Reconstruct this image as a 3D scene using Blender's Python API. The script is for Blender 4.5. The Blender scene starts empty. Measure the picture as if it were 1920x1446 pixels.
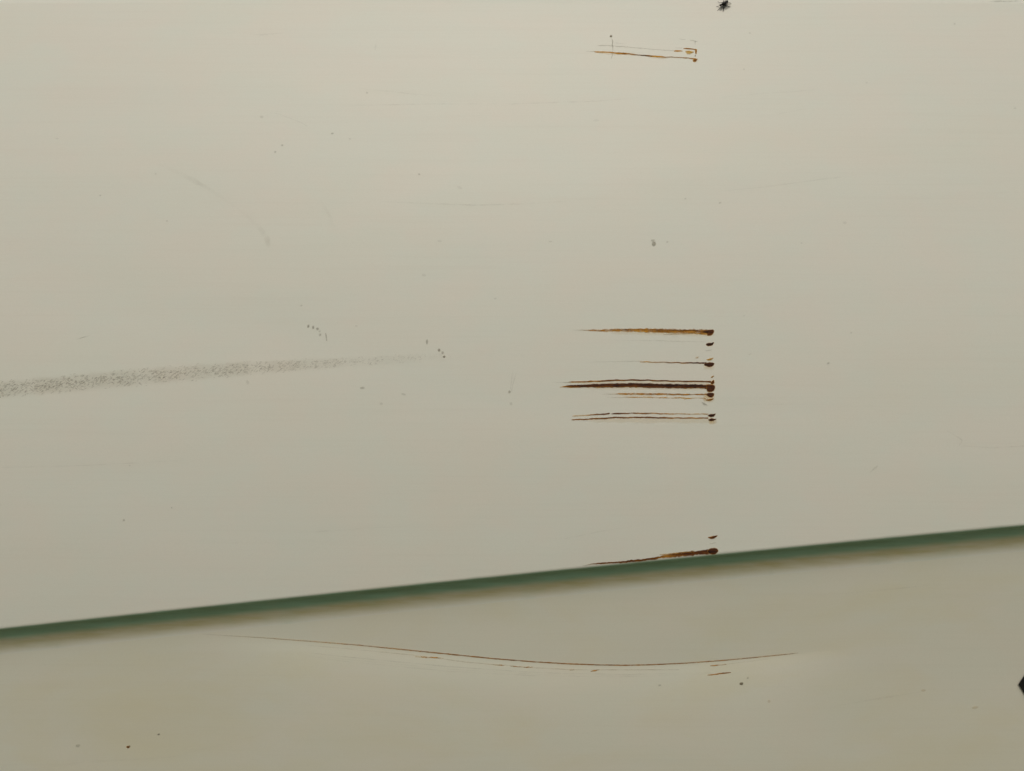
import bpy, bmesh, math, random
import numpy as np
from mathutils import Vector, Matrix
R = math.radians
random.seed(7)
C = bpy.context.scene.collection
sc = bpy.context.scene

# ------------------------------------------------------------------ camera
cam_d = bpy.data.cameras.new('camera')
cam_d.sensor_width = 36.0
cam_d.lens = 30.0
cam_d.clip_start = 0.01
cam_d.clip_end = 500
cam = bpy.data.objects.new('camera', cam_d)
C.objects.link(cam)
cam.location = (0, -0.52, 0)
cam.rotation_euler = (R(91.5), 0, 0)
sc.camera = cam

# ------------------------------------------------------------------ sky and sun (overcast)
SUN_EL = 52
w = bpy.data.worlds.new('World'); sc.world = w; w.use_nodes = True
nt = w.node_tree
bg = nt.nodes['Background']
sky = nt.nodes.new('ShaderNodeTexSky')
sky.sky_type = 'NISHITA'; sky.sun_disc = False
sky.sun_elevation = R(SUN_EL); sky.sun_rotation = R(180)
sky.air_density = 1.0; sky.dust_density = 6.0; sky.ozone_density = 1.0
nt.links.new(sky.outputs[0], bg.inputs[0])
bg.inputs[1].default_value = 0.06
sun_d = bpy.data.lights.new('sun', 'SUN')
sun_d.energy = 1.36; sun_d.angle = R(36); sun_d.color = (1.0, 0.955, 0.86)
sun = bpy.data.objects.new('sun', sun_d); C.objects.link(sun)
sun.location = (0, -3, 4)
sun.rotation_euler = (R(90 - SUN_EL), 0, R(0))      # shines towards +Y and down
sc.view_settings.view_transform = 'Standard'
sc.view_settings.look = 'None'
sc.view_settings.gamma = 1
sc.view_settings.exposure = 0.0
sc.cycles.transparent_max_bounces = 32

# ------------------------------------------------------------------ the form of the body, in metres
A0, B0 = 0.055, 1.02                   # slope and curvature of the upper face
def fu(z):
    zz = max(z, -0.2)
    return A0*zz + 0.5*B0*zz*zz
DEPTH = 0.0078                        # how far the lower face is set back
FALL = -0.150                         # lean of the lower face
cam_m = Matrix.Translation(cam.location) @ cam.rotation_euler.to_matrix().to_4x4()
cam_o = cam_m.translation.copy()
cam_r = cam_m.to_3x3()
def ray(px, py):
    return (cam_r @ Vector(((px-960)/1920*1.2, -(py-723)/1920*1.2, -1.0))).normalized()
def hit(px, py, surf):
    d = ray(px, py); y = 0.0
    for _ in range(30):
        t = (y - cam_o.y)/d.y
        p = cam_o + d*t
        y = surf(p.x, p.z)
    return cam_o + d*((y - cam_o.y)/d.y)
xs, zs_ = [], []
for i in range(41):
    px = i*48
    p = hit(px, 1179 - 0.1095*px + 4.34e-6*px*px, lambda x, z: fu(z))
    xs.append(p.x); zs_.append(p.z)
STEP = np.polyfit(xs, zs_, 2)
XA, XB = -0.45, 0.45
def zs(x):
    xc = min(max(x, XA), XB)
    v = STEP[0]*xc*xc + STEP[1]*xc + STEP[2]
    return float(v + (x-xc)*(2*STEP[0]*xc + STEP[1]))
def surf_up(x, z): return fu(z)
ARC = None                            # the crease that carries the long curved scratch
def surf_low(x, z):
    s = zs(x)
    y = fu(s) + DEPTH + FALL*(z - s)
    if ARC is not None:
        d = float(np.interp(x, ARC[0], ARC[1])) - z              # how far below the crease
        wx = min(max((x - ARC[0][0])/0.12, 0), 1)*min(max((ARC[0][-1] - x)/0.08, 0), 1)
        wx = wx*wx*(3-2*wx)
        if d > 0 and wx > 0:
            tau = 0.024
            e = max(0.0, d - 0.0012*(1-math.exp(-d/0.0012)))
            y -= 0.155*wx*tau*(1-math.exp(-e/tau))
    return y
_ap = [hit(px, py, surf_low) for px, py in ((300, 1183), (442, 1193), (592, 1203), (758, 1218), (925, 1235), (1062, 1244), (1170, 1247.5), (1281, 1244), (1390, 1235), (1490, 1225), (1650, 1206))]
ARC = ([p.x for p in _ap], [p.z for p in _ap])
Z_TOP = hit(960, 6.0, surf_up).z
def P(px, py, low=False, off=0.00012):
    p = hit(px, py, surf_low if low else surf_up)
    return p + (cam_o - p).normalized()*off

# ------------------------------------------------------------------ materials
def new_mat(name):
    m = bpy.data.materials.new(name); m.use_nodes = True
    return m, m.node_tree.nodes, m.node_tree.links, m.node_tree.nodes['Principled BSDF']
def N(ns, t, **kw):
    n = ns.new(t)
    for k, v in kw.items(): setattr(n, k, v)
    return n
def mixc(ns, ls, fac, a, b, mode='MIX'):
    n = N(ns, 'ShaderNodeMix', data_type='RGBA', blend_type=mode)
    for sock, v in ((0, fac), (6, a), (7, b)):
        if hasattr(v, 'is_linked') or isinstance(v, bpy.types.NodeSocket): ls.new(v, n.inputs[sock])
        elif isinstance(v, tuple): n.inputs[sock].default_value = (*v, 1)
        else: n.inputs[sock].default_value = v
    return n.outputs[2]
def noise(ns, ls, vec, scale, detail=3, rough=0.55, dist=0.0, lac=2.0):
    mp = N(ns, 'ShaderNodeMapping'); mp.inputs['Scale'].default_value = scale
    ls.new(vec, mp.inputs['Vector'])
    t = N(ns, 'ShaderNodeTexNoise')
    t.inputs['Scale'].default_value = 1.0; t.inputs['Detail'].default_value = detail
    t.inputs['Roughness'].default_value = rough; t.inputs['Distortion'].default_value = dist
    ls.new(mp.outputs[0], t.inputs['Vector'])
    return t.outputs['Fac']
def rng(ns, ls, v, a, b, c=0.0, d=1.0):
    n = N(ns, 'ShaderNodeMapRange'); n.clamp = True
    ls.new(v, n.inputs[0])
    for i, q in enumerate((a, b, c, d)): n.inputs[i+1].default_value = q
    return n.outputs[0]

PAINT = (0.681, 0.685, 0.604)
PINK  = (0.689, 0.679, 0.600)
MINT  = (0.666, 0.689, 0.611)
YELL  = (0.662, 0.640, 0.490)
GREEN = (0.320, 0.500, 0.355)
def paint(name, stain, green=False, base=0.0):
    m, ns, ls, b = new_mat(name)
    tc = N(ns, 'ShaderNodeTexCoord').outputs['Object']
    patch = noise(ns, ls, tc, (18, 18, 30), 4, 0.6)
    patch2 = noise(ns, ls, tc, (55, 55, 80), 3, 0.6, 0.3)
    c = mixc(ns, ls, rng(ns, ls, patch, 0.40, 0.62), MINT, PINK)
    c = mixc(ns, ls, rng(ns, ls, patch2, 0.35, 0.65, 0, 0.5), c, PAINT)
    st = noise(ns, ls, tc, (7, 7, 16), 5, 0.6, 0.4)
    c = mixc(ns, ls, rng(ns, ls, st, 0.45, 0.72, base, stain), c, YELL)
    # horizontal wiping streaks in the old film
    strk = noise(ns, ls, tc, (5, 5, 420), 4, 0.65, 0.15)
    c = mixc(ns, ls, rng(ns, ls, strk, 0.50, 0.72, 0, 0.035), c, (0.42, 0.36, 0.27))
    strk2 = noise(ns, ls, tc, (9, 9, 900), 3, 0.6, 0.1)
    c = mixc(ns, ls, rng(ns, ls, strk2, 0.52, 0.72, 0, 0.03), c, (0.40, 0.36, 0.28))
    # fine grain of the paint film
    gr = noise(ns, ls, tc, (1500, 1500, 1500), 2, 0.7)
    c = mixc(ns, ls, rng(ns, ls, gr, 0.35, 0.75, 0, 0.10), c, (0.42, 0.41, 0.34))
    if green:
        at = N(ns, 'ShaderNodeAttribute', attribute_name='green')
        gn = noise(ns, ls, tc, (25, 25, 220), 4, 0.6)
        gcol = mixc(ns, ls, rng(ns, ls, gn, 0.35, 0.65), GREEN, (0.270, 0.410, 0.265))
        gj = noise(ns, ls, tc, (60, 60, 60), 3, 0.6)
        ad = N(ns, 'ShaderNodeMath', operation='MULTIPLY_ADD')
        ls.new(rng(ns, ls, gj, 0.2, 0.8, -0.5, 0.5), ad.inputs[0]); ad.inputs[1].default_value = 0.35
        ls.new(at.outputs['Fac'], ad.inputs[2])
        gm = rng(ns, ls, ad.outputs[0], 0.0, 1.0)
        ag = N(ns, 'ShaderNodeAttribute', attribute_name='hollow_shade')
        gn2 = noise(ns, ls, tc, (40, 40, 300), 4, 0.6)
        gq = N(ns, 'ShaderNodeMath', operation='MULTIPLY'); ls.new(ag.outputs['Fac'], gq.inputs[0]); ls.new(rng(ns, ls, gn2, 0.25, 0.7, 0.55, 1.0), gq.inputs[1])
        c = mixc(ns, ls, gq.outputs[0], c, (0.46, 0.42, 0.23))  # tan shade under the overhang, painted into the colour of the hollow
        c = mixc(ns, ls, gm, c, gcol)
    ls.new(c, b.inputs['Base Color'])
    b.inputs['Roughness'].default_value = 0.42
    b.inputs['Specular IOR Level'].default_value = 0.22
    bp = N(ns, 'ShaderNodeBump'); bp.inputs['Strength'].default_value = 0.10; bp.inputs['Distance'].default_value = 0.0004
    bn = noise(ns, ls, tc, (60, 60, 260), 4, 0.55)
    b2 = N(ns, 'ShaderNodeBump'); b2.inputs['Strength'].default_value = 0.5; b2.inputs['Distance'].default_value = 0.003
    ls.new(noise(ns, ls, tc, (4, 4, 9), 2, 0.4, 0.3), b2.inputs['Height']); ls.new(b2.outputs[0], bp.inputs['Normal'])
    ls.new(bn, bp.inputs['Height']); ls.new(bp.outputs[0], b.inputs['Normal'])
    return m
M_UP = paint('cream_paint', 0.10)
M_LOW = paint('cream_paint_stained', 1.0, False, 0.35)
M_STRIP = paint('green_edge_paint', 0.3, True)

def mark_material():
    """rust and dirt: vertex colour R = cover, G = how dark the rust is, B = grey dirt instead of rust"""
    m, ns, ls, b = new_mat('rust_and_dirt')
    tc = N(ns, 'ShaderNodeTexCoord').outputs['Object']
    at = N(ns, 'ShaderNodeAttribute', attribute_name='wear')
    sep = N(ns, 'ShaderNodeSeparateColor'); ls.new(at.outputs['Color'], sep.inputs[0])
    n1 = noise(ns, ls, tc, (420, 420, 2600), 4, 0.7, 0.3)
    n2 = noise(ns, ls, tc, (130, 130, 900), 3, 0.6)
    ma = N(ns, 'ShaderNodeMath', operation='MULTIPLY_ADD')
    ls.new(rng(ns, ls, n2, 0.25, 0.75, -0.5, 0.5), ma.inputs[0]); ma.inputs[1].default_value = 0.34
    ls.new(sep.outputs[1], ma.inputs[2])
    mb = N(ns, 'ShaderNodeMath', operation='MULTIPLY_ADD')
    ls.new(rng(ns, ls, n1, 0.25, 0.75, -0.5, 0.5), mb.inputs[0]); mb.inputs[1].default_value = 0.26
    ls.new(ma.outputs[0], mb.inputs[2])
    rp = N(ns, 'ShaderNodeValToRGB'); ls.new(mb.outputs[0], rp.inputs[0])
    e = rp.color_ramp.elements
    e[0].position = 0.0; e[0].color = (0.66, 0.41, 0.07, 1)
    e[1].position = 1.0; e[1].color = (0.020, 0.010, 0.008, 1)
    for pos, col in ((0.28, (0.48, 0.23, 0.034, 1)), (0.55, (0.205, 0.086, 0.018, 1)), (0.76, (0.095, 0.030, 0.009, 1)), (0.90, (0.036, 0.016, 0.011, 1))):
        q = e.new(pos); q.color = col
    col = mixc(ns, ls, sep.outputs[2], rp.outputs[0], (0.22, 0.195, 0.13))
    ls.new(col, b.inputs['Base Color'])
    b.inputs['Roughness'].default_value = 0.8
    b.inputs['Specular IOR Level'].default_value = 0.15
    # cover = R, broken up by noise where it is partial
    k = N(ns, 'ShaderNodeMath', operation='MULTIPLY_ADD')
    ls.new(rng(ns, ls, n1, 0.25, 0.75, -0.5, 0.5), k.inputs[0])
    ls.new(rng(ns, ls, sep.outputs[0], 0.0, 0.55, 0.0, 0.55), k.inputs[1])
    ls.new(sep.outputs[0], k.inputs[2])
    k2 = N(ns, 'ShaderNodeMath', operation='MULTIPLY')
    ls.new(rng(ns, ls, k.outputs[0], 0.0, 1.0), k2.inputs[0])
    ls.new(rng(ns, ls, sep.outputs[0], 0.0, 0.06), k2.inputs[1])
    ls.new(k2.outputs[0], b.inputs['Alpha'])
    return m
M_MARK = mark_material()

def plain(name, col, rough=0.6, spec=0.3, var=0.25, scale=900):
    m, ns, ls, b = new_mat(name)
    tc = N(ns, 'ShaderNodeTexCoord').outputs['Object']
    n = noise(ns, ls, tc, (scale,)*3, 3, 0.6)
    ls.new(mixc(ns, ls, rng(ns, ls, n, 0.3, 0.7), tuple(c*(1-var) for c in col), tuple(c*(1+var) for c in col)), b.inputs['Base Color'])
    b.inputs['Roughness'].default_value = rough
    b.inputs['Specular IOR Level'].default_value = spec
    return m

# ------------------------------------------------------------------ helpers
def link(name, me, mat, parent=None, smooth=True):
    o = bpy.data.objects.new(name, me); C.objects.link(o)
    if mat: me.materials.append(mat)
    if parent: o.parent = parent
    if smooth:
        me.polygons.foreach_set('use_smooth', [True]*len(me.polygons))
    me.update()
    return o
def grid_mesh(name, rows, attr=None):
    """rows: list of rows of points, all of one length"""
    nr, nc = len(rows), len(rows[0])
    v = [tuple(p) for r in rows for p in r]
    f = [(i*nc+j, i*nc+j+1, (i+1)*nc+j+1, (i+1)*nc+j) for i in range(nr-1) for j in range(nc-1)]
    me = bpy.data.meshes.new(name); me.from_pydata(v, [], f)
    if attr:
        a = me.attributes.new(attr[0], 'FLOAT', 'POINT')
        a.data.foreach_set('value', [x for x in attr[1] for _ in range(nc)])
    return me

# ------------------------------------------------------------------ ground
gm, ns, ls, b = new_mat('grass_ground')
tc = N(ns, 'ShaderNodeTexCoord').outputs['Object']
ls.new(mixc(ns, ls, noise(ns, ls, tc, (3, 3, 3), 6, 0.7), (0.075, 0.095, 0.042), (0.13, 0.13, 0.075)), b.inputs['Base Color'])
b.inputs['Roughness'].default_value = 0.95
me = bpy.data.meshes.new('ground')
me.from_pydata([(-200, -200, -0.9), (200, -200, -0.9), (200, 200, -0.9), (-200, 200, -0.9)], [], [(0, 1, 2, 3)])
g = link('ground', me, gm, None, False); g['kind'] = 'structure'

# ------------------------------------------------------------------ the painted body
body = bpy.data.objects.new('painted_metal_body', None); C.objects.link(body)
body.location = (0, 0.1, -0.9)
body['label'] = 'cream painted sheet metal body with rusty scratches above and below a sloping green edge'
body['category'] = 'metal panel'
body_off = Vector(body.location)
def under(o, parent):
    o.parent = parent
    o.matrix_parent_inverse = Matrix.Translation(-body_off)
    return o
XW = 0.85
COL = [(-XW + 2*XW*i/260) for i in range(261)]
RND = 0.0013
def slope_up(z): return A0 + B0*z
# upper face: bottom lip to the top bend, then the steeper top and the back
rows = []
for k in range(111):
    t = k/110
    rows.append([Vector((x, fu((zs(x)+RND)*(1-t) + Z_TOP*t), (zs(x)+RND)*(1-t) + Z_TOP*t)) for x in COL])
y0, z0 = fu(Z_TOP), Z_TOP
ang0 = math.atan(slope_up(Z_TOP)); ang1 = R(33)
yy, zz = y0, z0; rad = 0.0012; n = 10
prof = []
for i in range(n):
    a = ang0 + (ang1-ang0)*(i+0.5)/n
    s = rad*(ang1-ang0)/n
    yy += s*math.sin(a); zz += s*math.cos(a)
    prof.append((yy, zz))
for i in range(1, 6):
    prof.append((yy+0.06*i/5*math.sin(ang1), zz+0.06*i/5*math.cos(ang1)))
yy, zz = prof[-1]
for a in (60, 70, 80, 88):
    yy += 0.01*math.sin(R(a)); zz += 0.01*math.cos(R(a)); prof.append((yy, zz))
prof += [(yy+0.25, zz), (yy+0.255, zz-0.006), (yy+0.255, -0.9)]
rows += [[Vector((x, y, z)) for x in COL] for y, z in prof]
upper = under(link('upper_face', grid_mesh('upper_face', rows), M_UP), body)
upper['label'] = 'flat cream upper face with rusty scratches and a grey scuff'

# the ledge: rounded lip, green return face, hollow running out into the lower face
def bez(a, c, d, n):
    return [((1-t)**2*a[0]+2*t*(1-t)*c[0]+t*t*d[0], (1-t)**2*a[1]+2*t*(1-t)*c[1]+t*t*d[1]) for t in [i/n for i in range(n+1)]]
HGT = 0.0081
FIL = 0.0100
prof2, green = [], []
sl = slope_up(-0.11)
corner_dir = Vector((DEPTH, -HGT)).normalized()
lip = bez((sl*RND, RND), (0, 0), (corner_dir.x*RND, corner_dir.y*RND), 8)
inner = (DEPTH + FALL*(-HGT), -HGT)
back = (inner[0]-corner_dir.x*FIL*0.75, inner[1]-corner_dir.y*FIL*0.75)
low0 = (inner[0]+FALL*(-FIL), inner[1]-FIL)
mid = [(lip[-1][0]+(back[0]-lip[-1][0])*t, lip[-1][1]+(back[1]-lip[-1][1])*t) for t in [i/10 for i in range(1, 10)]]
fil = bez(back, inner, low0, 14)
seq = lip + mid + fil
for (y, z) in seq:
    g_in = min(max((0.35*RND - z)/(0.9*RND), 0), 1)                 # lip fades from cream to green
    g_out = min(max((z + HGT + 0.0016)/0.0034, 0), 1)
    green.append(g_in*g_out)
rows = [[Vector((x, fu(zs(x)) + (y if z <= 0 else fu(zs(x)+z)-fu(zs(x)) if y > 0 and z == RND else y), zs(x)+z)) for x in COL] for y, z in seq]
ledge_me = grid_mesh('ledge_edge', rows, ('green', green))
ga = ledge_me.attributes.new('hollow_shade', 'FLOAT', 'POINT')
ga.data.foreach_set('value', [min(max((z + HGT + FIL)/(FIL*0.6), 0), 1)*(z < -RND) for y, z in seq for _ in COL])  # mask for the painted shade, fading out towards the lower face
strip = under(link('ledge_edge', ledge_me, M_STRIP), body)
strip['label'] = 'dark green painted edge under the upper face'
# lower face
rows = []
for k in range(181):
    t = (k/180)
    drop = FIL + HGT + (0.18-FIL-HGT)*t
    rows.append([Vector((x, surf_low(x, zs(x)-drop), zs(x)-drop)) for x in COL])
rows.append([Vector((x, surf_low(x, -0.9), -0.9)) for x in COL])
lower = under(link('lower_face', grid_mesh('lower_face', rows), M_LOW), body)
lower['label'] = 'cream lower face set back under the green edge, with one long curved rusty scratch'

# ------------------------------------------------------------------ marks on the paint
class Wear:
    def __init__(self, low=False, off=0.00012):
        self.v, self.f, self.c, self.low, self.off = [], [], [], low, off
    def pt(self, px, py, col, extra=0.0):
        self.v.append(P(px, py, self.low, self.off+extra)); self.c.append((*col, 1)); return len(self.v)-1
    def ribbon(self, pts, jit=0.25, wj=0.25, step=1.6, aj=0.0):
        """pts: (px, py, halfwidth, cover, dark, grey)"""
        pts = [tuple(p) + (0,)*(6-len(p)) for p in pts]
        arr = np.array(pts, float)
        d = np.r_[0, np.cumsum(np.hypot(np.diff(arr[:, 0]), np.diff(arr[:, 1])))]
        n = max(4, int(d[-1]/step))
        s = np.linspace(0, d[-1], n+1)
        q = np.stack([np.interp(s, d, arr[:, i]) for i in range(6)], 1)
        for i in (0, 1):                                            # soften the corners of the traced line
            for _ in range(2): q[1:-1, i] = 0.25*q[:-2, i]+0.5*q[1:-1, i]+0.25*q[2:, i]
        rnd = np.array([random.gauss(0, 1) for _ in range(n+1)]); rnd = np.convolve(rnd, [.25, .5, .25], 'same')
        rn2 = np.convolve(np.array([random.gauss(0, 1) for _ in range(n+1)]), [.2, .4, .5, .4, .2], 'same')
        rn3 = np.convolve(np.array([random.gauss(0, 1) for _ in range(n+1)]), np.ones(7)/7, 'same')*2.0
        tx = np.gradient(q[:, 0]); ty = np.gradient(q[:, 1]); L = np.hypot(tx, ty)+1e-9
        nx, ny = -ty/L, tx/L
        prev = None
        for i in range(n+1):
            hw = max(0.25, q[i, 2]*(1+wj*rn2[i]*0.38)); cx = q[i, 0]+nx[i]*jit*rnd[i]; cy = q[i, 1]+ny[i]*jit*rnd[i]
            cov = min(1.6, max(0, q[i, 3]*(1-0.55*q[i, 5])*(1+aj*rn3[i])))
            cur = []
            for u, a, dk in ((-1.35, 0, -0.15), (-0.8, 0.9, 0.0), (0, 1, 0.05), (0.75, 0.9, -0.06), (1.45, 0, -0.3)):
                cur.append(self.pt(cx+nx[i]*hw*u, cy+ny[i]*hw*u, (cov*a, min(1, max(-.3, q[i, 4]+dk)), q[i, 5])))
            if prev:
                for k in range(4): self.f.append((prev[k], prev[k+1], cur[k+1], cur[k]))
            prev = cur
    def blob(self, pts, dark, cover=1.3, grey=0, soft=0.8, n=28, jit=0.16):
        arr = np.array(pts, float); m = len(arr)
        c = arr.mean(0)
        ring = []
        for i in range(n):                                          # closed Catmull-Rom through the outline
            t = i/n*m; k = int(t); u = t-k
            p0, p1, p2, p3 = (arr[(k+j-1) % m] for j in range(4))
            ring.append(0.5*(2*p1+(p2-p0)*u+(2*p0-5*p1+4*p2-p3)*u*u+(3*p1-p0-3*p2+p3)*u**3))
        ci = self.pt(c[0], c[1], (cover, dark, grey), 0.00018)
        sets = []
        for ri, (sc_, cv, dk, ex) in enumerate( ((0.55, 1, 0, 0.00016), (1.0, 1, -0.03, 0.00005), (0.7, 0.5, -0.5, 0), (2.0, 0, -0.8, 0))):
            idx = []
            for p in ring:
                v = p-c; L = np.hypot(*v)+1e-6
                if ri > 1: q = c+v*(1+soft*sc_/L)
                else: q = c+v*sc_
                q = q + np.array([random.gauss(0, jit), random.gauss(0, jit)])
                idx.append(self.pt(q[0], q[1], (cover*cv, max(0, dark+dk), grey), ex))
            sets.append(idx)
        for i in range(n):
            j = (i+1) % n
            self.f.append((ci, sets[0][i], sets[0][j]))
            for a, b_ in ((0, 1), (1, 2), (2, 3)):
                self.f.append((sets[a][i], sets[b_][i], sets[b_][j], sets[a][j]))
    def halo(self, x0, y0, x1, y1, hw, cover=0.2, dark=-0.12):
        o = self.off; self.off = 0.00006; cover *= 0.75
        self.ribbon([(x0, y0, hw*0.5, 0, dark), (x0*.85+x1*.15, y0*.85+y1*.15, hw, cover, dark), (x1-4, y1, hw, cover, dark), (x1, y1, hw*.9, cover*.8, dark), (x1+5, y1, hw*.5, 0, dark)], 0.3, 0.3, 3)
        self.off = o
    def build(self, name, label=None):
        me = bpy.data.meshes.new(name); me.from_pydata([tuple(p) for p in self.v], [], self.f)
        a = me.color_attributes.new('wear', 'FLOAT_COLOR', 'POINT')
        a.data.foreach_set('color', [x for c in self.c for x in c])
        o = link(name, me, M_MARK)
        par = lower if self.low else upper
        o.parent = par
        if label: o['label'] = label
        return o
def Z(x0, y0, k):                     # close-up coordinates back to photograph pixels
    return lambda pts: [(x0+p[0]/k, y0+p[1]/k, *p[2:]) for p in pts]
za = Z(1040, 580, 16/3); zb = Z(1200, 600, 12); zc = Z(1040, 700, 12); zd = Z(1200, 700, 12)

# --- middle group, from the top down
w_ = Wear()
w_.halo(1130, 622, 1336, 627, 4, 0.12)
w_.ribbon(za([(150, 207, 0.6, .0, .3, 1), (300, 210, .9, .35, .3, .3), (360, 210, 1.2, .7, .30), (450, 213, 2.0, .62, .26), (600, 210, 2.5, .72, .33), (800, 209, 2.8, .75, .33),
              (1000, 213, 3.1, .78, .36), (1200, 218, 3.0, .82, .40), (1350, 220, 3.1, .85, .42), (1480, 224, 3.5, .95, .50), (1550, 228, 3.6, 1.1, .6)]), .3, .35, 1.3, .3)
w_.ribbon(za([(560, 201, .7, .5, .5), (800, 200, .8, .9, .48), (1050, 205, .8, .8, .52), (1200, 211, 1., 1., .5), (1500, 214, .9, .9, .6)]), .4, .5, 1.5, .6)
w_.ribbon(za([(900, 216, .6, .5, .4), (1180, 225, 1.1, .9, .5), (1300, 221, .6, .4, .4)]), .3, .4, 1.5, .5)
w_.ribbon(zb([(520, 330, .7, .25, .3, .5), (700, 320, .9, .45, .3, .5), (1000, 308, 1.0, .5, .24, .2), (1250, 300, 1.2, .6, .15), (1500, 326, 1.2, .75, .25)]), .2, .4)
w_.blob(zb([(1400, 272), (1500, 240), (1640, 222), (1648, 290), (1590, 342), (1515, 338), (1510, 296)]), .82)
w_.build('rust_scratch', 'broad streaky orange-brown scratch, topmost of the middle group')

w_ = Wear()
w_.blob(zb([(1495, 545), (1530, 526), (1595, 524), (1655, 505), (1625, 560), (1560, 578), (1515, 574)]), .92)
w_.build('rust_spot')
w_ = Wear()
w_.ribbon(zb([(-900, 470, .6, .0, .3, 1), (0, 462, .6, .2, .3, 1), (500, 470, .7, .26, .3, 1), (1000, 485, .6, .24, .3, 1), (1440, 492, .6, .15, .3, 1)]))
w_.ribbon(zb([(1480, 695, .6, .3, .3, 1), (1560, 685, .8, .4, .3, 1), (1625, 668, .5, .3, .3, 1)]))
w_.build('faint_scratch')

w_ = Wear()
w_.blob(zb([(1510, 890), (1570, 878), (1635, 856), (1605, 890), (1545, 902)]), .2, .9, soft=1.2)
w_.blob(zb([(1255, 852), (1285, 842), (1312, 834), (1285, 855)]), .12, .4, soft=1)
w_.build('rust_spot')
w_ = Wear()
w_.ribbon(za([(350, 530, .5, .1, .3, 1), (600, 522, .6, .25, .3, 1), (870, 520, .6, .3, .2, .7)]))
w_.ribbon(zb([(0, 945, .8, .4, .15), (150, 940, 1, .75, .14), (320, 955, .9, .7, .35, .3), (520, 950, .9, .75, .45, .3), (680, 965, 1, .9, .5, .2), (820, 956, 1, .95, .55),
              (950, 970, 1, 1, .48), (1100, 965, 1, 1, .6), (1250, 966, 1.1, 1.2, .8), (1380, 970, 1.2, 1.2, .78), (1500, 972, 1.3, 1.2, .8)]), .15, .3)
w_.halo(1318, 688, 1337, 688, 5, 0.16)
w_.blob(zb([(1450, 1010), (1492, 980), (1570, 962), (1655, 972), (1648, 1012), (1590, 1050), (1505, 1036)]), .9)
w_.build('rust_scratch', 'thin brown scratch that ends in one dark oval spot')

w_ = Wear()
w_.blob(zb([(1602, 1296), (1630, 1272), (1658, 1262), (1632, 1288)]), .35, .9, soft=.8)
w_.build('rust_spot')
w_ = Wear()
w_.halo(1065, 718, 1335, 719, 3.5, 0.13)
w_.ribbon(zc([(-80, 205, .5, .1, .3, 1), (150, 205, .7, .3, .3, 1), (300, 205, .8, .5, .3, .5), (400, 196, 1.1, .9, .36), (550, 195, 1.1, .9, .42), (700, 192, 1.1, 1, .45), (850, 180, 1.2, 1.1, .46),
              (1000, 180, 1.1, 1.1, .5), (1200, 166, 1.2, 1.1, .58), (1350, 156, 1.2, 1.2, .62), (1550, 160, 1.1, 1.1, .58), (1720, 148, 1.2, 1.2, .64), (1900, 156, 1.1, 1.2, .64)])
          + zd([(40, 160, 1.1, 1.2, .66), (180, 151, 1.1, 1.2, .66), (350, 170, 1.1, 1.2, .64), (560, 166, 1.1, 1.2, .68), (720, 180, 1.1, 1.2, .64), (850, 175, 1, 1.1, .6), (1000, 186, 1.1, 1.2, .68),
                (1200, 180, 1.1, 1.2, .7), (1400, 184, 1.2, 1.2, .7), (1600, 190, 1.3, 1.2, .7)]), .12, .25)
w_.blob(zd([(1600, 228), (1612, 192), (1655, 158), (1664, 208), (1640, 238)]), .72)
w_.build('rust_scratch', 'thin brown scratch just above the thick dark one')
w_ = Wear()
w_.halo(1075, 726, 1330, 728, 4.2, 0.10, -.1)
E2 = zc([(110, 312, .5, .4, .25), (190, 303, .9, .8, .35), (280, 294, 1.5, 1.2, .62), (400, 290, 1.9, 1.4, .78), (600, 286, 2.1, 1.4, .80), (850, 277, 2.5, 1.4, .82), (1000, 279, 2.7, 1.4, .80), (1250, 271, 2.9, 1.4, .80),
         (1500, 269, 3.1, 1.4, .80), (1750, 264, 3.2, 1.4, .80), (1900, 268, 3.3, 1.4, .82)]) + \
     zd([(40, 270, 3.3, 1.4, .84), (200, 275, 3.4, 1.4, .85), (400, 282, 3.1, 1.4, .85), (600, 285, 3.1, 1.4, .85), (800, 286, 3.1, 1.4, .87), (1000, 291, 3.4, 1.4, .88), (1200, 290, 3.1, 1.4, .86), (1350, 290, 2.8, 1.4, .86),
         (1450, 300, 3.0, 1.4, .86), (1540, 312, 3.6, 1.4, .86)])
w_.ribbon([(x, y+.9, h*.9, .7, .34) for (x, y, h, a, dk) in E2[2:]], .3, .35, 1.5, .4)
w_.off = 0.00018
w_.ribbon(E2, .15, .22, 1.3)
w_.blob(zd([(1500, 262), (1600, 260), (1674, 278), (1672, 350), (1636, 398), (1555, 414), (1518, 392), (1512, 345)]), .86)
w_.build('rust_scratch', 'thickest and darkest scratch, ending in a hooked blob')
w_ = Wear()
w_.ribbon(zc([(1060, 480, .7, .1, .3, 1), (1300, 466, .9, .3, .2, .5), (1400, 465, 1.2, .6, .2), (1600, 466, 1.5, .75, .3), (1900, 465, 1.5, .75, .3)]) +
          zd([(50, 467, 1.5, .75, .3), (250, 470, 1.5, .8, .36), (400, 470, 1.4, .9, .4), (550, 466, 1.4, .85, .36), (730, 478, 1.4, .95, .44), (850, 471, 1.2, .9, .4), (980, 482, 1.2, .9, .4), (1130, 478, 1.1, .95, .44),
              (1250, 476, 1, .9, .44), (1380, 478, 1.1, 1., .48), (1500, 474, 1.2, 1., .5)]), .2, .35, 1.4, .4)
w_.halo(1318, 744, 1336, 747, 7, 0.36, -.1)
w_.blob(zd([(1500, 480), (1532, 455), (1646, 450), (1656, 498), (1620, 534), (1562, 526), (1518, 502)]), .86)
w_.build('rust_scratch', 'streaky ochre scratch below the thick dark one')
w_ = Wear()
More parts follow.
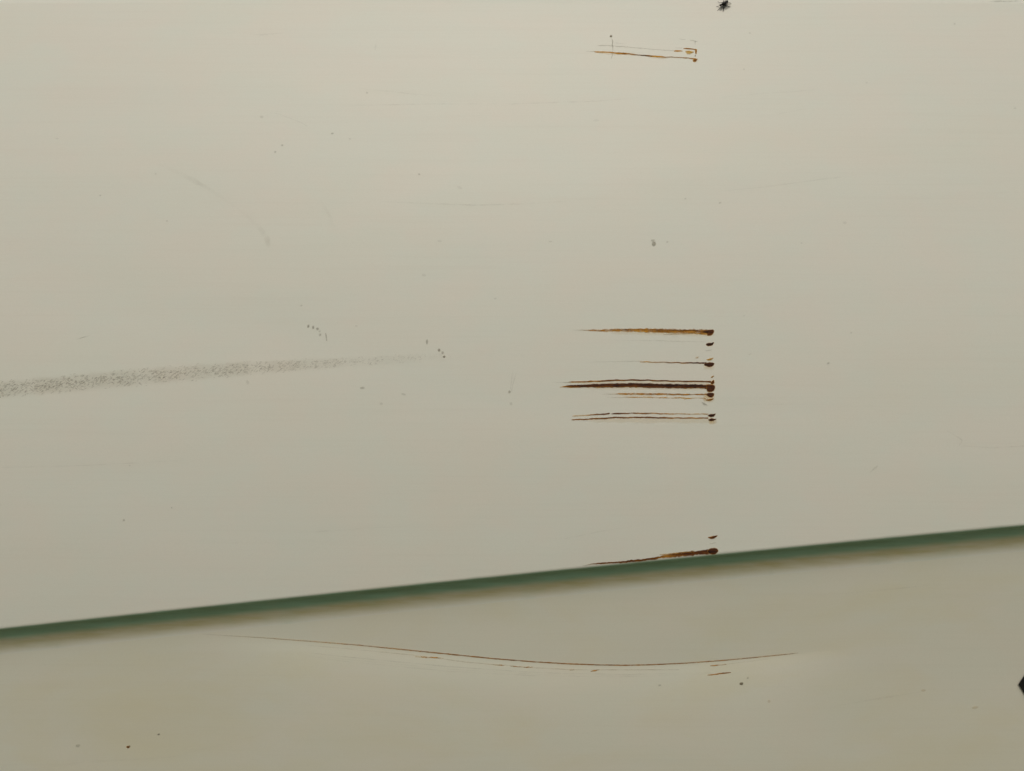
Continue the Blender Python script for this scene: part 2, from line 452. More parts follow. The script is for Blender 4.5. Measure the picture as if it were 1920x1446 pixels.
w_.ribbon(zc([(1150, 545, .6, .1, .2, 1), (1400, 545, .7, .25, .2, .6), (1700, 538, 1., .5, .14), (1900, 540, 1, .5, .14)]) +
          zd([(200, 536, 1, .5, .16), (400, 550, 1, .5, .18), (580, 548, 1, .5, .18), (750, 555, 1, .5, .2), (900, 549, .9, .45, .18), (1050, 565, 1, .55, .2), (1150, 565, .9, .45, .2), (1280, 556, .8, .35, .2), (1420, 560, .9, .4, .2), (1480, 575, .9, .5, .2)]), .25, .4, 1.5, .5)
w_.ribbon(zd([(985, 600, .5, .3, .2), (1015, 585, .7, .5, .25), (1050, 572, .5, .3, .2)]))
w_.blob(zd([(1478, 600), (1540, 588), (1640, 570), (1612, 602), (1545, 614)]), .6, 1.1)
w_.build('rust_scratch', 'faint tan scratch, the palest of the middle group')
w_ = Wear()
w_.blob(zd([(1400, 655), (1450, 680), (1505, 712), (1440, 700)]), .3, .28, 1, 1.2)
w_.build('dirt_speck')
w_ = Wear()
w_.halo(1085, 787, 1335, 789, 4.5, 0.13)
w_.ribbon(zc([(390, 968, .6, .2, .2), (450, 960, .9, .5, .18), (550, 955, .9, .5, .18), (750, 946, 1, .6, .22), (820, 937, 1, .9, .5), (960, 926, 1, 1, .6), (1100, 920, 1.1, 1.2, .7), (1215, 910, 1., 1.1, .7), (1248, 897, .4, .8, .6)]), .15, .3)
w_.ribbon(zc([(1265, 916, .5, .8, .7), (1330, 906, 1.1, 1.2, .8), (1480, 905, 1, 1.2, .75), (1600, 906, .9, 1, .55), (1750, 896, 1, 1.1, .6), (1900, 900, .9, 1., .5)]) +
          zd([(50, 905, .9, 1., .52), (150, 905, 1, 1, .5), (280, 895, 1, .9, .4), (450, 912, .9, .9, .42), (560, 908, .9, .85, .4), (680, 918, .8, .8, .34), (780, 915, .8, .7, .3), (900, 912, .8, .7, .3), (1100, 922, .8, .6, .26), (1300, 916, .8, .6, .24), (1540, 918, .8, .6, .26)]), .15, .35, 1.4, .3)
w_.blob(zd([(1540, 960), (1566, 928), (1640, 924), (1695, 910), (1660, 962), (1600, 976)]), .92)
w_.build('rust_scratch', 'thin scratch with a small break, second from bottom of the middle group')
w_ = Wear()
w_.ribbon(zc([(370, 1045, .5, .3, .3, .5), (400, 1045, 1., 1., .5), (550, 1036, 1.1, 1.1, .58), (700, 1040, 1.1, 1.1, .58), (850, 1023, 1.2, 1.1, .62), (1000, 1020, 1.2, 1.1, .58), (1150, 1015, 1.1, 1.1, .6), (1280, 999, 1.2, 1.1, .66),
              (1380, 991, 1.1, 1.1, .68), (1500, 998, 1.1, 1.1, .64), (1650, 1000, 1.1, 1.1, .6), (1780, 990, 1.1, 1.1, .62), (1900, 995, 1.1, 1.1, .62)]) +
          zd([(50, 994, 1.1, 1.1, .62), (200, 990, 1.1, 1.1, .64), (400, 1005, 1.1, 1.1, .64), (560, 999, 1.1, 1.1, .58), (720, 1010, 1.1, 1.1, .5), (850, 1001, 1, 1., .46), (980, 1012, 1, 1, .46), (1150, 1001, 1, 1, .44), (1260, 1012, 1, 1, .46), (1380, 1005, 1, 1, .44), (1540, 1008, 1, 1, .5)]), .15, .3)
w_.halo(1328, 790, 1341, 790, 5, 0.36, -.1)
w_.blob(zd([(1545, 1050), (1590, 1024), (1660, 1028), (1708, 1030), (1652, 1062), (1580, 1068)]), .92)
w_.build('rust_scratch', 'thin brown scratch, lowest of the middle group')

# --- top group beside the fly
zt = Z(1200, 60, 1920/140); zl = Z(1090, 60, 1920/140)
w_ = Wear()
w_.halo(1118, 98.5, 1190, 102, 2.4, 0.16); w_.halo(1215, 106, 1248, 108.5, 2.2, 0.2)
w_.ribbon(zl([(110, 498, .5, .15, 0.20, 1), (320, 504, .7, .5, 0.25, .6), (360, 512, 1, 1, 0.28), (600, 518, 1.1, 1., 0.30), (740, 522, 1., 1., 0.32), (870, 545, 1.1, 1., 0.32), (1000, 550, 1.5, 1.1, 0.40), (1100, 555, 1.6, 1.2, 0.42), (1220, 560, 1.1, 1.1, 0.40), (1320, 580, 1., 1., 0.40),
              (1450, 594, .8, .95, 0.50, .35), (1620, 600, .8, .9, 0.50, .45), (1740, 612, 1., 1., 0.40), (1850, 628, 1.1, 1., 0.32)]) +
          zt([(0, 596, .8, .95, 0.50, .4), (150, 602, .8, .95, 0.50, .3), (260, 620, 1.1, 1., 0.32), (420, 630, 1.2, 1, 0.32), (560, 640, 1.2, 1, 0.32), (680, 650, .8, .95, 0.40, .4), (800, 641, .8, .9, 0.40, .45), (900, 655, .8, .9, 0.40, .45), (1040, 656, .8, .9, 0.40, .4),
              (1150, 670, .9, .95, 0.35, .2), (1240, 666, .8, .9, 0.40, .4), (1320, 685, .9, .95, 0.40, .2), (1420, 690, 1., 1., 0.40)]), .15, .3)
w_.halo(1297, 112, 1306, 113, 3, .25)
w_.blob(zt([(1372, 748), (1396, 695), (1468, 702), (1440, 738), (1412, 762)]), .58, 1.2)
w_.build('rust_scratch', 'longest orange-brown scratch of the top group, left of the fly')
w_ = Wear()
w_.ribbon(zt([(870, 490, .7, .6, .2), (930, 490, 1.1, 1, .3), (1030, 488, 1.1, 1, .34), (1095, 492, .7, .6, .25)]))
w_.ribbon(zt([(1170, 500, .7, .6, .2), (1260, 508, 1.2, 1, .32), (1330, 520, 1.1, 1, .3), (1385, 515, .7, .6, .3)]))
w_.blob(zt([(1190, 505), (1280, 500), (1360, 518), (1300, 548), (1225, 560)]), .0, .55, 0, 1.3)
w_.ribbon(zt([(1115, 425, .6, .6, .3), (1200, 421, 1.1, 1, .38), (1280, 432, 1, 1, .4), (1380, 440, 1, 1, .42), (1440, 458, 1.1, 1, .46)]))
w_.blob(zt([(1422, 455), (1462, 462), (1450, 510), (1454, 552), (1432, 556), (1428, 518)]), .55, 1.2)
w_.blob(zt([(1410, 612), (1430, 600), (1420, 625)]), .5, .5, .6, .5)
w_.build('rust_scratch', 'short ochre double scratch of the top group')
w_ = Wear()
w_.ribbon(zl([(380, 350, .5, .1, .3, 1), (520, 349, .7, .55, .3, 1), (720, 350, .6, .5, .3, 1), (820, 362, .7, .4, .3, 1), (960, 376, .7, .55, .3, 1), (1100, 378, .7, .5, .3, 1), (1300, 402, .6, .4, .3, 1), (1500, 416, .7, .5, .3, 1), (1650, 427, .6, .35, .3, 1)]) +
          zt([(300, 445, .6, .35, .3, 1), (600, 468, .6, .4, .3, 1), (870, 476, .6, .4, .3, 1)]))
w_.ribbon(zl([(840, 285, .5, .1, .3, 1), (1000, 295, .5, .25, .3, 1), (1170, 296, .5, .1, .3, 1)]))
w_.ribbon(zt([(900, 405, .5, .15, .3, 1), (1080, 405, .5, .3, .3, 1)]))
w_.ribbon(zt([(1000, 182, .5, .15, .3, 1), (1090, 190, .6, .4, .3, 1), (1180, 198, .5, .15, .3, 1)]))
w_.ribbon(zt([(1280, 210, .6, .3, .3, 1), (1360, 222, .8, .5, .3, 1), (1430, 245, .8, .55, .3, 1), (1480, 250, .5, .3, .3, 1)]))
w_.ribbon(zt([(1430, 225, .6, .5, .3, 1), (1415, 270, .6, .45, .3, 1), (1422, 340, .5, .15, .3, 1)]))
w_.build('faint_scratch')
w_ = Wear()
w_.blob(zl([(742, 112), (760, 90), (782, 105), (770, 126)]), .5, 1.1, 1, .6)
w_.ribbon(zl([(770, 140, .5, .4, .3, 1), (800, 200, .8, .5, .3, 1), (806, 250, 1., .6, .3, 1), (800, 320, .6, .4, .3, 1), (803, 370, .9, .55, .3, 1), (812, 440, .9, .55, .3, 1), (800, 520, .6, .45, .3, 1), (796, 590, .6, .5, .3, 1), (785, 640, .8, .5, .3, 1), (762, 695, .4, .3, .3, 1)]), .4, .5, 1.2, .8)
w_.build('dirt_line')

# --- pair at the green edge
ze = Z(1060, 960, 4.8)
w_ = Wear()
w_.blob(ze([(1288, 228), (1312, 224), (1365, 213), (1346, 232), (1322, 240), (1300, 237)]), .78)
w_.ribbon(ze([(1300, 287, .5, .35, .3, 1), (1330, 283, .7, .5, .3, .8), (1356, 276, .4, .35, .3, 1)]))
w_.build('rust_spot')
w_ = Wear()
w_.ribbon(ze([(150, 488, .5, .15, .3, 1), (225, 471, .8, .7, .4, .3), (300, 464, 1.1, 1.2, .62), (420, 457, 1.2, 1.3, .68), (540, 449, 1.3, 1.3, .7), (600, 440, 1.9, 1.3, .72), (680, 435, 1.7, 1.3, .7), (740, 425, 1.4, 1.3, .72), (800, 420, 2.0, 1.2, .7), (850, 408, 1.6, 1.0, .5),
              (900, 400, 2.4, 1., .4), (960, 392, 3.2, 1.2, .56), (1050, 381, 3.3, 1.4, .7), (1150, 372, 3.5, 1.4, .74), (1240, 363, 3.5, 1.4, .76), (1300, 358, 3.5, 1.4, .78)]), .25, .3, 1.3)
w_.ribbon(ze([(850, 385, .8, .4, .15), (930, 380, 1., .6, .15), (1060, 365, 1., .6, .2), (1160, 356, .8, .4, .25)]), .3, .4)
w_.blob(ze([(1282, 356), (1294, 338), (1328, 328), (1362, 333), (1372, 354), (1342, 378), (1302, 374)]), .84)
w_.build('rust_scratch', 'dark rusty scratch running along the green edge')

# --- lower face
zf = Z(300, 1120, 2.4); zg = Z(1000, 1150, 3.2); zh = Z(640, 1150, 3); zi = Z(1280, 1150, 3)
w_ = Wear(True)
w_.ribbon(zf([(190, 166, 0.48, 0.10, 0.15, .4), (340, 175, 0.64, 0.27, 0.17, .3), (500, 185, 0.72, 0.41, 0.21, .2), (700, 200, 0.80, 0.50, 0.25), (900, 216, 0.80, 0.57, 0.31), (1100, 236, 0.88, 0.68, 0.35), (1300, 256, 0.96, 0.75, 0.39), (1500, 276, 0.96, 0.75, 0.43), (1640, 287, 0.96, 0.75, 0.45)]) +
          zg([(0, 291, 0.96, 0.75, 0.43), (200, 303, 1.04, 0.81, 0.46), (400, 310, 0.96, 0.75, 0.45), (550, 312, 0.96, 0.75, 0.43), (700, 309, 0.96, 0.75, 0.39), (900, 300, 0.88, 0.68, 0.37), (1100, 286, 0.88, 0.68, 0.35), (1250, 273, 0.80, 0.64, 0.34), (1400, 258, 0.80, 0.57, 0.32), (1530, 245, 0.72, 0.50, 0.31), (1590, 238, 0.32, 0.27, 0.31)]), .1, .3, 1.5, .1)
w_.build('rust_scratch', 'long curved hairline rusty scratch below the green edge')
w_ = Wear(True)
w_.ribbon(zh([(-200, 180, .6, .1, .25, .7), (0, 196, .7, .14, .2, .6), (450, 240, .8, .18, .15, .4), (700, 275, .8, .17, .15, .3), (1060, 305, .8, .18, .15, .3), (1300, 318, .7, .25, .2, .5), (1900, 318, .7, .2, .2, .7)]), .2, .3, 2, .4)
w_.ribbon(zh([(415, 244, .8, .3, .12), (500, 248, 1.1, .55, .2), (575, 253, .7, .4, .25)]), .3, .4, 1.5, .6)
w_.ribbon(zh([(850, 288, .6, .2, .2), (910, 294, .9, .6, .25), (990, 300, .7, .3, .2), (1040, 304, 1, .6, .25), (1080, 303, .5, .2, .2)]), .3, .4, 1.5, .8)
w_.ribbon(zh([(1285, 320, .7, .5, .2), (1310, 317, .6, .3, .2)]))
w_.ribbon(zh([(1402, 326, .8, .5, .22), (1425, 323, 1.2, .8, .26), (1452, 318, .5, .4, .2)]))
w_.ribbon(zi([(155, 296, .7, .5, .25), (190, 293, .9, .8, .35), (215, 291, .5, .3, .3), (245, 287, .7, .6, .3)]))
w_.ribbon(zi([(240, 287, .5, .2, .2, .6), (480, 258, .5, .12, .2, .6)]))
w_.build('faint_scratch')
w_ = Wear(True)
for dy, a in ((0, .13), (14, .07), (26, .09)):
    w_.ribbon(zh([(-250, 215+dy*.6, .6, .04, .3, .8), (0, 243+dy, .7, a, .3, .8), (600, 300+dy, .8, a, .3, .8), (1100, 334+dy*.7, .8, a, .3, .8), (1600, 345+dy*.5, .7, a, .3, .8), (2100, 330+dy*.4, .5, .03, .3, .8)]), .2, .3, 3, .4)
w_.build('faint_scratch')
w_ = Wear(True)
w_.ribbon(zi([(140, 349, .6, .6, .3), (180, 344, 1.1, 1, .4), (225, 338, 1.1, 1.1, .52), (272, 333, .6, .7, .4)]), .2, .3)
w_.build('rust_scratch', 'short brown dash under the right end of the curved scratch')

def speck(pts, low=False, cover=.6, grey=1, dark=.5, soft=.9):
    q = Wear(low); q.blob(pts, dark, cover, grey, soft, 16); q.build('dirt_speck')
def oval(x, y, a, b_, ang=0):
    t = R(ang); out = []
    for i in range(6):
        u = 2*math.pi*i/6
        ex, ey = a*math.cos(u)*random.uniform(.85, 1.15), b_*math.sin(u)*random.uniform(.85, 1.15)
        out.append((x+ex*math.cos(t)-ey*math.sin(t), y+ex*math.sin(t)+ey*math.cos(t)))
    return out
for (x, y, a, b_, ang, cov) in (
        (1224, 451, 3, 1.5, -15, .4), (1225.8, 457.2, 3, 3.8, 10, .62), (1251, 454, 1.2, .8, -40, .3),
        (578, 612, 1.1, 2.2, 10, .62), (587, 614, 1.2, 2.2, -5, .6), (595.3, 617, 1.6, 1.8, 30, .6), (599.3, 621.5, 1.2, 1.2, 0, .35), (600.2, 628, 1.1, 1.6, 20, .45),
        (800.5, 641, 1.2, 4, 3, .5), (823.3, 656.7, 1.7, 2, 20, .75), (830, 661.5, 1.3, 1.8, 20, .45), (832.7, 668.8, 2, 1.3, -25, .85),
        (955, 735, 1.5, 2, 20, .5), (958, 757, 2.2, 2.4, 0, .25), (679.5, 727.5, 4, 1.2, 0, .38), (756.5, 739.5, 3.5, 1.2, 15, .3), (715, 757, 2, 1.2, 0, .28),
        (565, 573, 1.5, .8, -30, .35), (668, 611.5, 1.5, .9, 0, .25), (464, 717, 2, 3.5, -20, .22), (929, 560, 2, .8, -20, .3), (795, 516, 4, 2, 0, .18),
        (490.5, 219.5, 2.5, 1.8, 0, .25), (529, 272.5, 1.2, 1, 0, .4), (516, 285, 1.3, .9, -40, .4), (623, 250.5, 2, .8, -10, .4), (688, 174, 1.2, 1.2, 0, .3), (292, 326, .9, .9, 0, .3),
        (188, 366.5, 1.5, .6, 0, .35), (313, 414.5, 1.5, .8, 0, .3), (107, 260, 2.5, .6, 0, .2), (656, 260.5, 1.2, .9, 0, .3), (786, 327, 1.2, .7, 10, .4), (824, 452, 4, .9, 0, .25), (1032, 453, 2.5, .9, 0, .22),
        (1118, 226, 6, 2, -5, .12), (862, 352, 5, 2, 20, .14), (704, 88, 1.2, 6, 5, .12), (1350, 380.5, 1.8, 1, -15, .35), (1285, 372.5, 1, .7, 0, .3), (1584, 418, 3.5, 2, 0, .18), (1903, 203, 2, 1.2, -15, .2),
        (1406, 62, 1.5, 1, 0, .25), (1790, 45, 1.2, 1.2, -30, .28), (1395, 130, 1.5, .9, -20, .22), (1625, 155, 1.5, 1, 0, .18), (1503, 456, 1.5, .8, 0, .2),
        (1553, 681, 2, .8, -35, .38), (1596, 624, .8, .7, 0, .3), (1395, 592, 2, .8, -25, .16), (1406, 664.5, 2.5, .8, -30, .2),
        (232, 975.5, 1.3, 1.3, 0, .38), (322, 952, .8, .8, 0, .3), (243, 873, 1, .7, 0, .25)):
    speck(oval(x, y, a, b_, ang), False, cov*(.44 if cov < .36 else .6))
for (x, y, a, b_, ang, cov, gr, dk) in (
        (1389.6, 1282.4, 2.2, 1.6, 10, .9, 1, .5), (1392, 1281, 1, .8, 0, .6, 1, .5), (1402, 1271.5, 1.2, .7, -40, .25, 1, .5), (240, 1400.8, 2, 1.3, 0, 1.1, .0, .72), (242.5, 1399, .8, .7, 0, .6, .6, .6), (297.5, 1377, 1.4, .7, -10, .5, 1, .5),
        (146, 1398.5, 4, 2, -10, .2, 1, .4), (1237, 1285, 2, .8, -15, .25, 1, .4), (1442, 1315, 2, 2, 0, .15, 0, .1), (1731, 1295, 4, 1.5, -10, .13, 0, .05), (1828, 1327, 6, 1.6, -10, .15, 0, .05)):
    speck(oval(x, y, a, b_, ang), True, cov, gr, dk)
for nm, low, L in (
        ('dirt_line', False, [(610.3, 624.5, .9, .6, .5, 1), (611.5, 630, 1.1, .75, .5, 1), (612.3, 634, .9, .5, .5, 1), (612.2, 639, .9, .6, .5, 1)]),
        ('faint_scratch', False, [(961, 694, .7, .2, .4, 1), (959.5, 712, .8, .35, .4, 1), (957, 730, .7, .4, .4, 1)]),
        ('faint_scratch', False, [(968, 700, .7, .2, .4, 1), (963, 716, .8, .35, .4, 1), (959, 734, .7, .3, .4, 1)]),
        ('faint_scratch', False, [(497, 211, .6, .05, .4, 1), (520, 213, .7, .22, .4, 1), (545, 222, .8, .35, .4, 1), (565, 230, .9, .4, .4, 1), (576, 237, .6, .3, .4, 1)]),
        ('faint_scratch', False, [(275, 300, 2, .02, .4, 1), (322, 318, 3, .11, .4, .6), (360, 337, 4, .14, .4, .6), (392, 354, 3, .1, .4, .6), (450, 395, 3, .04, .4, .6), (485, 425, 4, .12, .4, .7), (501, 448, 4.5, .2, .4, .8), (504, 468, 3, .06, .4, .8)]),
        ('faint_scratch', False, [(600, 375, 2, .03, .4, .6), (617, 402, 3, .1, .4, .6), (627, 432, 3, .05, .4, .6)]),
        ('faint_scratch', False, [(465, 64, .6, .05, .4, .7), (490, 65.5, 1.1, .22, .4, .7), (520, 63, .9, .15, .4, .7), (550, 61, .5, .03, .4, .7)]),
        ('faint_scratch', False, [(650, 164, .8, .04, .4, .7), (725, 171, 1, .16, .4, .7), (780, 177, 1, .15, .4, .7), (850, 182, .8, .03, .4, .7)]),
        ('faint_scratch', False, [(640, 199, 1, .1, .4, .6), (800, 195, 1.2, .15, .4, .6), (960, 195, 1.1, .12, .4, .6), (1125, 189.5, 1, .18, .4, .6), (1210, 182, .8, .03, .4, .6)]),
        ('faint_scratch', False, [(700, 377, 1, .05, .4, .7), (760, 380, 1.1, .16, .4, .7), (890, 385, 1.3, .22, .4, .7), (1000, 382, 1.1, .16, .4, .7), (1120, 372, .9, .06, .4, .7)]),
        ('faint_scratch', False, [(1340, 184, .8, .03, .4, .6), (1420, 176, 1.1, .14, .4, .6), (1500, 171, 1., .13, .4, .6), (1560, 165, .8, .04, .4, .6)]),
        ('faint_scratch', False, [(1420, 220, .8, .03, .4, .6), (1475, 211, 1.1, .15, .4, .6), (1510, 204, .8, .06, .4, .6)]),
        ('faint_scratch', False, [(1320, 362, .8, .05, .4, .7), (1440, 350, 1.1, .16, .4, .7), (1535, 337, 1.2, .18, .4, .7), (1610, 328, .9, .08, .4, .7), (1700, 329, .7, .03, .4, .7)]),
        ('faint_scratch', False, [(1775, 808, .9, .2, .4, .9), (1790, 816, 1.2, .32, .4, .9), (1803, 824, 1.3, .35, .4, .9), (1804, 828, 1.1, .3, .4, .9), (1798, 836, .8, .25, .4, .9)]),
        ('faint_scratch', False, [(1805, 836, .8, .12, .3, .5), (1860, 840, 1., .18, .3, .5), (1925, 836, 1., .18, .3, .5)]),
        ('faint_scratch', False, [(1631, 887, .7, .25, .4, 1), (1638, 880, 1.1, .42, .4, 1), (1645, 873, .8, .3, .4, 1)]),
        ('faint_scratch', False, [(1638, 884, .5, .1, .4, 1), (1643, 878, .8, .25, .4, 1), (1647, 872, .5, .1, .4, 1)]),
        ('faint_scratch', False, [(141, 637, .6, .15, .4, .9), (155, 633, .7, .5, .4, .9), (169, 629, .5, .15, .4, .9)]),
        ('faint_scratch', False, [(0, 877, 1, .1, .4, .6), (130, 874, 1.1, .13, .4, .6), (260, 868, 1, .13, .4, .6), (420, 858, .8, .05, .4, .6)]),
        ('faint_scratch', False, [(540, 1000, .7, .04, .3, .6), (610, 996, 1, .16, .3, .6), (700, 990, 1, .1, .3, .6), (800, 985, .7, .03, .3, .6)]),
        ('faint_scratch', False, [(1060, 1010, .9, .12, .3, .6), (1130, 996, 1, .15, .3, .6), (1200, 985, .8, .05, .3, .6)]),
        ('faint_scratch', False, [(1290, 762, .8, .04, .3, .4), (1440, 758, 1, .1, .3, .4), (1640, 760, .8, .05, .3, .4)]),
        ('faint_scratch', True, [(1520, 1118, 1, .05, .3, .6), (1650, 1107, 1.2, .16, .3, .6), (1760, 1096, 1., .05, .3, .6)]),
        ('faint_scratch', True, [(0, 1450, 1, .03, .3, .3), (150, 1430, 1.5, .08, .2, .3), (320, 1420, 1.5, .07, .2, .3), (520, 1370, 1, .05, .2, .3)]),
        ('faint_scratch', True, [(1560, 1325, 1, .04, .2, .2), (1660, 1308, 1.6, .14, .15, .2), (1735, 1296, 1.2, .05, .15, .2)]),
        ('faint_scratch', False, [(1840, 2.6, .5, .2, .5, 1), (1868, 2.4, .8, .7, .5, 1), (1892, 2.2, .8, .75, .5, 1), (1912, 2.0, .5, .3, .5, 1)]),
        ):
    q = Wear(low); q.ribbon([(*p[:3], p[3]*(.5 if p[3] < .45 else .85), *p[4:]) for p in L], .25, .35, 2.0, .35); q.build(nm)

# --- the long grey scuff on the left: a rubbed film and hundreds of short slanting flecks
def scuff_mid(px): return np.interp(px, [-200, 0, 150, 300, 450, 600, 750, 850, 980], [757, 731, 717, 704, 692, 682, 674, 668, 659])
def scuff_hw(px): return np.interp(px, [-200, 0, 200, 350, 500, 650, 800, 980], [20, 17, 17, 16.5, 13, 10.5, 8.5, 6])
def scuff_a(px): return np.interp(px, [-200, 0, 200, 400, 550, 680, 780, 860, 980], [1, 1.0, .96, .78, .62, .46, .28, .12, 0])
q = Wear(False, 0.00006)
film = []
for px in range(-200, 981, 20):
    film.append((px, scuff_mid(px), scuff_hw(px)*.85, .12*scuff_a(px)+.03*(px < 800), .12, .75))
q.ribbon(film, .5, .1, 6, .2)
film_o = q.build('scuff_mark', 'long grey rubbed scuff at left, fading towards the middle')
q = Wear(False, 0.00012)
n_fl = 0
px = -200.0
while px < 950:
    px += random.expovariate(1/0.45)
    hw = scuff_hw(px); a = scuff_a(px)
    if random.random() > 0.35+0.65*a: continue
    v = max(-1, min(1, random.triangular(-1.08, 1.08, -.1)))
    x, y = px, scuff_mid(px)+v*hw
    ln = random.uniform(1.8, 5.0)*(0.7+.3*a); wd = random.uniform(.6, 1.3)
    ang = R(-32+random.gauss(0, 14)) if random.random() < .8 else R(20+random.gauss(0, 22))
    edge = 1-0.45*abs(v)**2
    cov = a*edge*random.choice((.16, .24, .34, .5))*0.58
    dx, dy = math.cos(ang), math.sin(ang)
    c0 = q.pt(x, y, (cov, .6, .93)); ring = []
    for k in range(8):
        u = 2*math.pi*k/8
        ex, ey = ln*math.cos(u)*random.uniform(.8, 1.2), wd*math.sin(u)*random.uniform(.8, 1.3)+ .18*ln*math.cos(u)**2
        ring.append((x+ex*dx-ey*dy, y+ex*dy+ey*dx))
    i1 = [q.pt(x+(a_-x)*.55, y+(b_-y)*.55, (cov*.9, .6, .93)) for a_, b_ in ring]
    i2 = [q.pt(a_, b_, (0, .6, .93)) for a_, b_ in ring]
    for k in range(8):
        j = (k+1) % 8
        q.f.append((c0, i1[k], i1[j])); q.f.append((i1[k], i2[k], i2[j], i1[j]))
    n_fl += 1
fl = q.build('scuff_fleck'); fl['kind'] = 'stuff'

# ------------------------------------------------------------------ the fly
M_FLY = plain('fly_body', (0.010, 0.009, 0.007), 0.45, 0.35, .4, 2500)
M_FLYB = plain('fly_abdomen', (0.030, 0.022, 0.012), 0.5, 0.3, .4, 2500)
M_LEG = plain('fly_leg', (0.014, 0.012, 0.009), 0.5, 0.3, .2, 2500)
M_EYE = plain('fly_eye', (0.030, 0.010, 0.006), 0.3, 0.5, .2, 2500)
wm, ns, ls, b = new_mat('fly_wing')
tc = N(ns, 'ShaderNodeTexCoord').outputs['Object']
vn = noise(ns, ls, tc, (2200, 2200, 2200), 2, 0.6)
ls.new(mixc(ns, ls, rng(ns, ls, vn, .45, .6), (0.20, 0.18, 0.13), (0.10, 0.085, 0.06)), b.inputs['Base Color'])
ls.new(rng(ns, ls, vn, .35, .65, .38, .62), b.inputs['Alpha'])
b.inputs['Roughness'].default_value = 0.3
PX = 0.000325
def F(px, py, h):                      # a point h pixels (of 0.325 mm) off the upper face
    p = hit(px, py, surf_up)
    return p + (cam_o - p).normalized()*((h*1.3 if h > 1 else h)*PX)
def tube(pts, rad, seg=10, cap=True):
    """pts in metres, one radius each; a closed tapering tube"""
    bm = bmesh.new(); rings = []
    n = len(pts)
    for i, p in enumerate(pts):
        t = (pts[min(i+1, n-1)] - pts[max(i-1, 0)]).normalized()
        u = t.cross(Vector((0.13, -0.95, 0.28))).normalized(); v = t.cross(u).normalized()
        rings.append([bm.verts.new(p + (u*math.cos(2*math.pi*k/seg)+v*math.sin(2*math.pi*k/seg))*rad[i]) for k in range(seg)])
    for a, b_ in zip(rings, rings[1:]):
        for k in range(seg):
            bm.faces.new((a[k], a[(k+1) % seg], b_[(k+1) % seg], b_[k]))
    bm.faces.new(rings[0][::-1]); bm.faces.new(rings[-1])
    bmesh.ops.recalc_face_normals(bm, faces=bm.faces)
    me = bpy.data.meshes.new('tube'); bm.to_mesh(me); bm.free()
    return me
def spline(keys, n):
    arr = np.array(keys, float); m = len(arr); out = []
    for i in range(n+1):
        t = i/n*(m-1); k = min(int(t), m-2); u = t-k
        p0, p1, p2, p3 = arr[max(k-1, 0)], arr[k], arr[k+1], arr[min(k+2, m-1)]
        out.append(0.5*(2*p1+(p2-p0)*u+(2*p0-5*p1+4*p2-p3)*u*u+(3*p1-p0-3*p2+p3)*u**3))
    return out
fly = bpy.data.objects.new('fly', None); C.objects.link(fly)
fly.location = F(1357, 8, 0)
fly['label'] = 'small black housefly with spread legs sitting at the top edge of the cream panel'
fly['category'] = 'fly'
fly_inv = Matrix.Translation(-Vector(fly.location))
def fpart(name, me, mat):
    o = link(name, me, mat); o.parent = fly; o.matrix_parent_inverse = fly_inv; return o
keys = [(1349.6, 11.4, 5.0, .25), (1350.2, 11.1, 5.2, 1.3), (1351.5, 10.3, 5.6, 2.0), (1352.9, 9.5, 6.0, 1.5), (1353.6, 9.1, 6.2, 1.1), (1354.5, 8.6, 6.4, 2.6), (1356.3, 7.7, 6.7, 4.0), (1358.2, 6.7, 6.6, 4.2),
        (1359.8, 5.8, 6.2, 3.6), (1360.8, 5.2, 6.0, 3.0), (1362.2, 4.3, 5.4, 3.3), (1363.4, 3.4, 4.8, 2.7), (1364.5, 2.6, 4.2, 1.2), (1364.9, 2.3, 4.0, .3)]
sp = spline(keys, 52)
fpart('body', tube([F(s[0], s[1], s[2]) for s in sp], [max(.15, s[3])*PX for s in sp], 20), M_FLY)
for dx, dy, dh in ((-.5, -1.3, .3), (.4, 1.2, .3)):
    bm = bmesh.new(); bmesh.ops.create_uvsphere(bm, u_segments=12, v_segments=8, radius=1.25*PX)
    bmesh.ops.translate(bm, verts=bm.verts, vec=F(1351.2+dx, 10.4+dy, 6.0+dh))
    me = bpy.data.meshes.new('eye'); bm.to_mesh(me); bm.free(); fpart('eye', me, M_EYE)
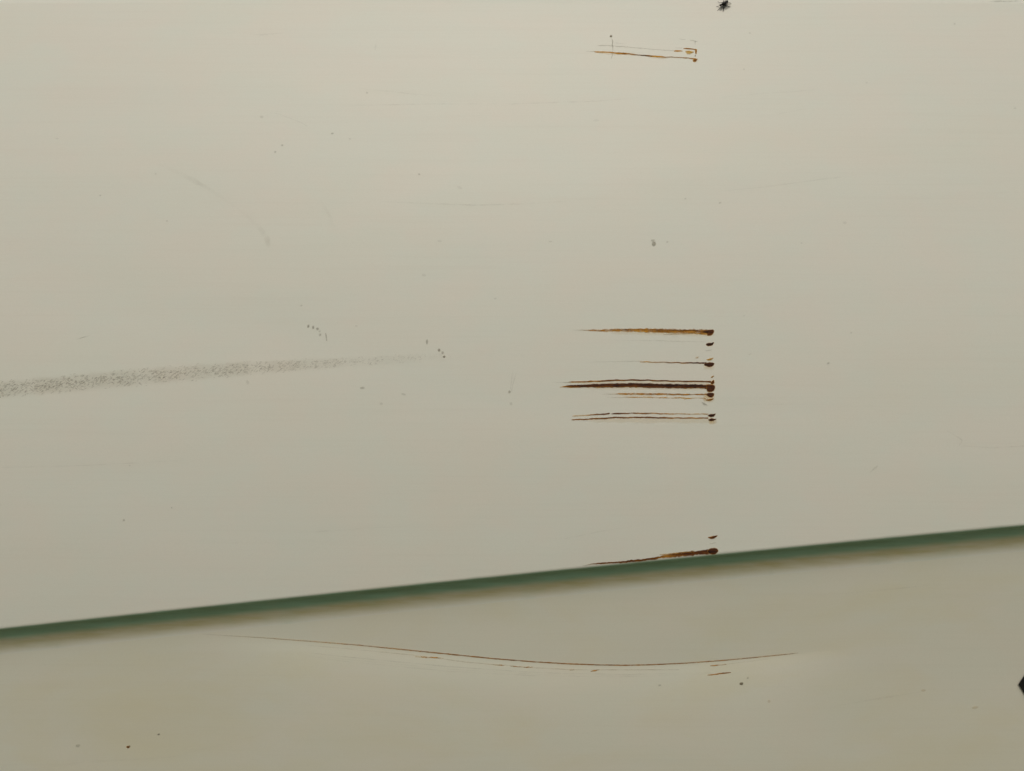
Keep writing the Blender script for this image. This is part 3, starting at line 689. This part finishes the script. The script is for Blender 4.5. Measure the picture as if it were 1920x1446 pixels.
for L in ([(1355.5, 5.6, 5.5, 1.0), (1352.6, 5.2, 6.5, .8), (1349.6, 5.0, 3.0, .5), (1347.6, 4.2, 1.0, .42), (1345.8, 2.4, .3, .35)],
          [(1354.6, 8.0, 4.8, 1.0), (1351.5, 8.2, 7.0, .8), (1347.8, 11.5, 2.6, .55), (1345.0, 12.4, .8, .5), (1343.0, 12.7, .3, .45)],
          [(1354.8, 11.0, 4.8, 1.0), (1352.4, 13.8, 6.0, .8), (1349.4, 15.6, 3.0, .6), (1347.2, 18.2, .8, .5), (1345.2, 20.6, .3, .4)],
          [(1357.2, 10.5, 4.8, 1.4), (1357.6, 14.0, 6.2, 1.5), (1356.2, 18.0, 3.0, 1.1), (1355.8, 20.5, .9, .8), (1355.6, 22.6, .3, .5)],
          [(1359.4, 9.5, 4.8, 1.1), (1361.8, 11.6, 6.0, 1.0), (1364.6, 11.6, 3.0, .8), (1366.8, 12.6, .9, .7), (1368.6, 13.0, .3, .5)],
          [(1357.2, 4.2, 5.0, .9), (1356.4, 2.4, 6.0, .8), (1357.6, .6, 3.0, .6), (1357.2, -1.2, .8, .5), (1356.6, -2.6, .3, .4)]):
    s5 = spline(L, 16)
    fpart('leg', tube([F(s[0], s[1], s[2]) for s in s5], [max(.22, s[3]*.68)*PX for s in s5], 8), M_LEG)
for (bx, by, tx, ty, wdt) in ((1359.5, 6.2, 1371.6, 7.4, 3.3), (1359.0, 5.2, 1365.2, -4.2, 2.6), ):
    v, f = [], []
    n = 14
    for i in range(n+1):
        t = i/n; hw = wdt*(math.sin(math.pi*min(1, t*.96+.04))**.7)*(0.6+.5*t)
        cx, cy = bx+(tx-bx)*t, by+(ty-by)*t
        L_ = math.hypot(tx-bx, ty-by); nx, ny = -(ty-by)/L_, (tx-bx)/L_
        h = 8.2-3.2*t
        for k, u in enumerate((-1, -.5, 0, .5, 1)):
            v.append(tuple(F(cx+nx*hw*u, cy+ny*hw*u, h+.5*(1-u*u))))
        if i:
            for k in range(4):
                a = (i-1)*5+k; f.append((a, a+1, a+6, a+5))
    me = bpy.data.meshes.new('wing'); me.from_pydata(v, [], f)
    fpart('wing', me, wm)

# ------------------------------------------------------------------ black pointed plate at the right
M_BLK = plain('black_plate', (0.013, 0.012, 0.011), 0.55, 0.3, .3, 300)
bm = bmesh.new()
out = [(1909.6, 1283), (1914.7, 1275.3), (1932, 1250), (1957, 1285), (1935, 1324), (1914.8, 1290.9)]
def plate_ring(scale, off):
    cx, cy = 1933, 1286
    return [bm.verts.new(P(cx+(x-cx)*scale, cy+(y-cy)*scale, True, off)) for x, y in out]
r0, r1, r2 = plate_ring(1, 0.00002), plate_ring(1, 0.0011), plate_ring(.94, 0.0014)
for a, b_ in ((r0, r1), (r1, r2)):
    for i in range(6):
        j = (i+1) % 6; bm.faces.new((a[i], a[j], b_[j], b_[i]))
bm.faces.new(r2); bm.faces.new(r0[::-1])
bmesh.ops.recalc_face_normals(bm, faces=bm.faces)
me = bpy.data.meshes.new('black_badge'); bm.to_mesh(me); bm.free()
o = link('black_badge', me, M_BLK, None, False)
o['label'] = 'black pointed badge corner at the right edge of the lower cream face'
o['category'] = 'badge'
print('flecks', n_fl, 'step', STEP, 'ztop', Z_TOP)
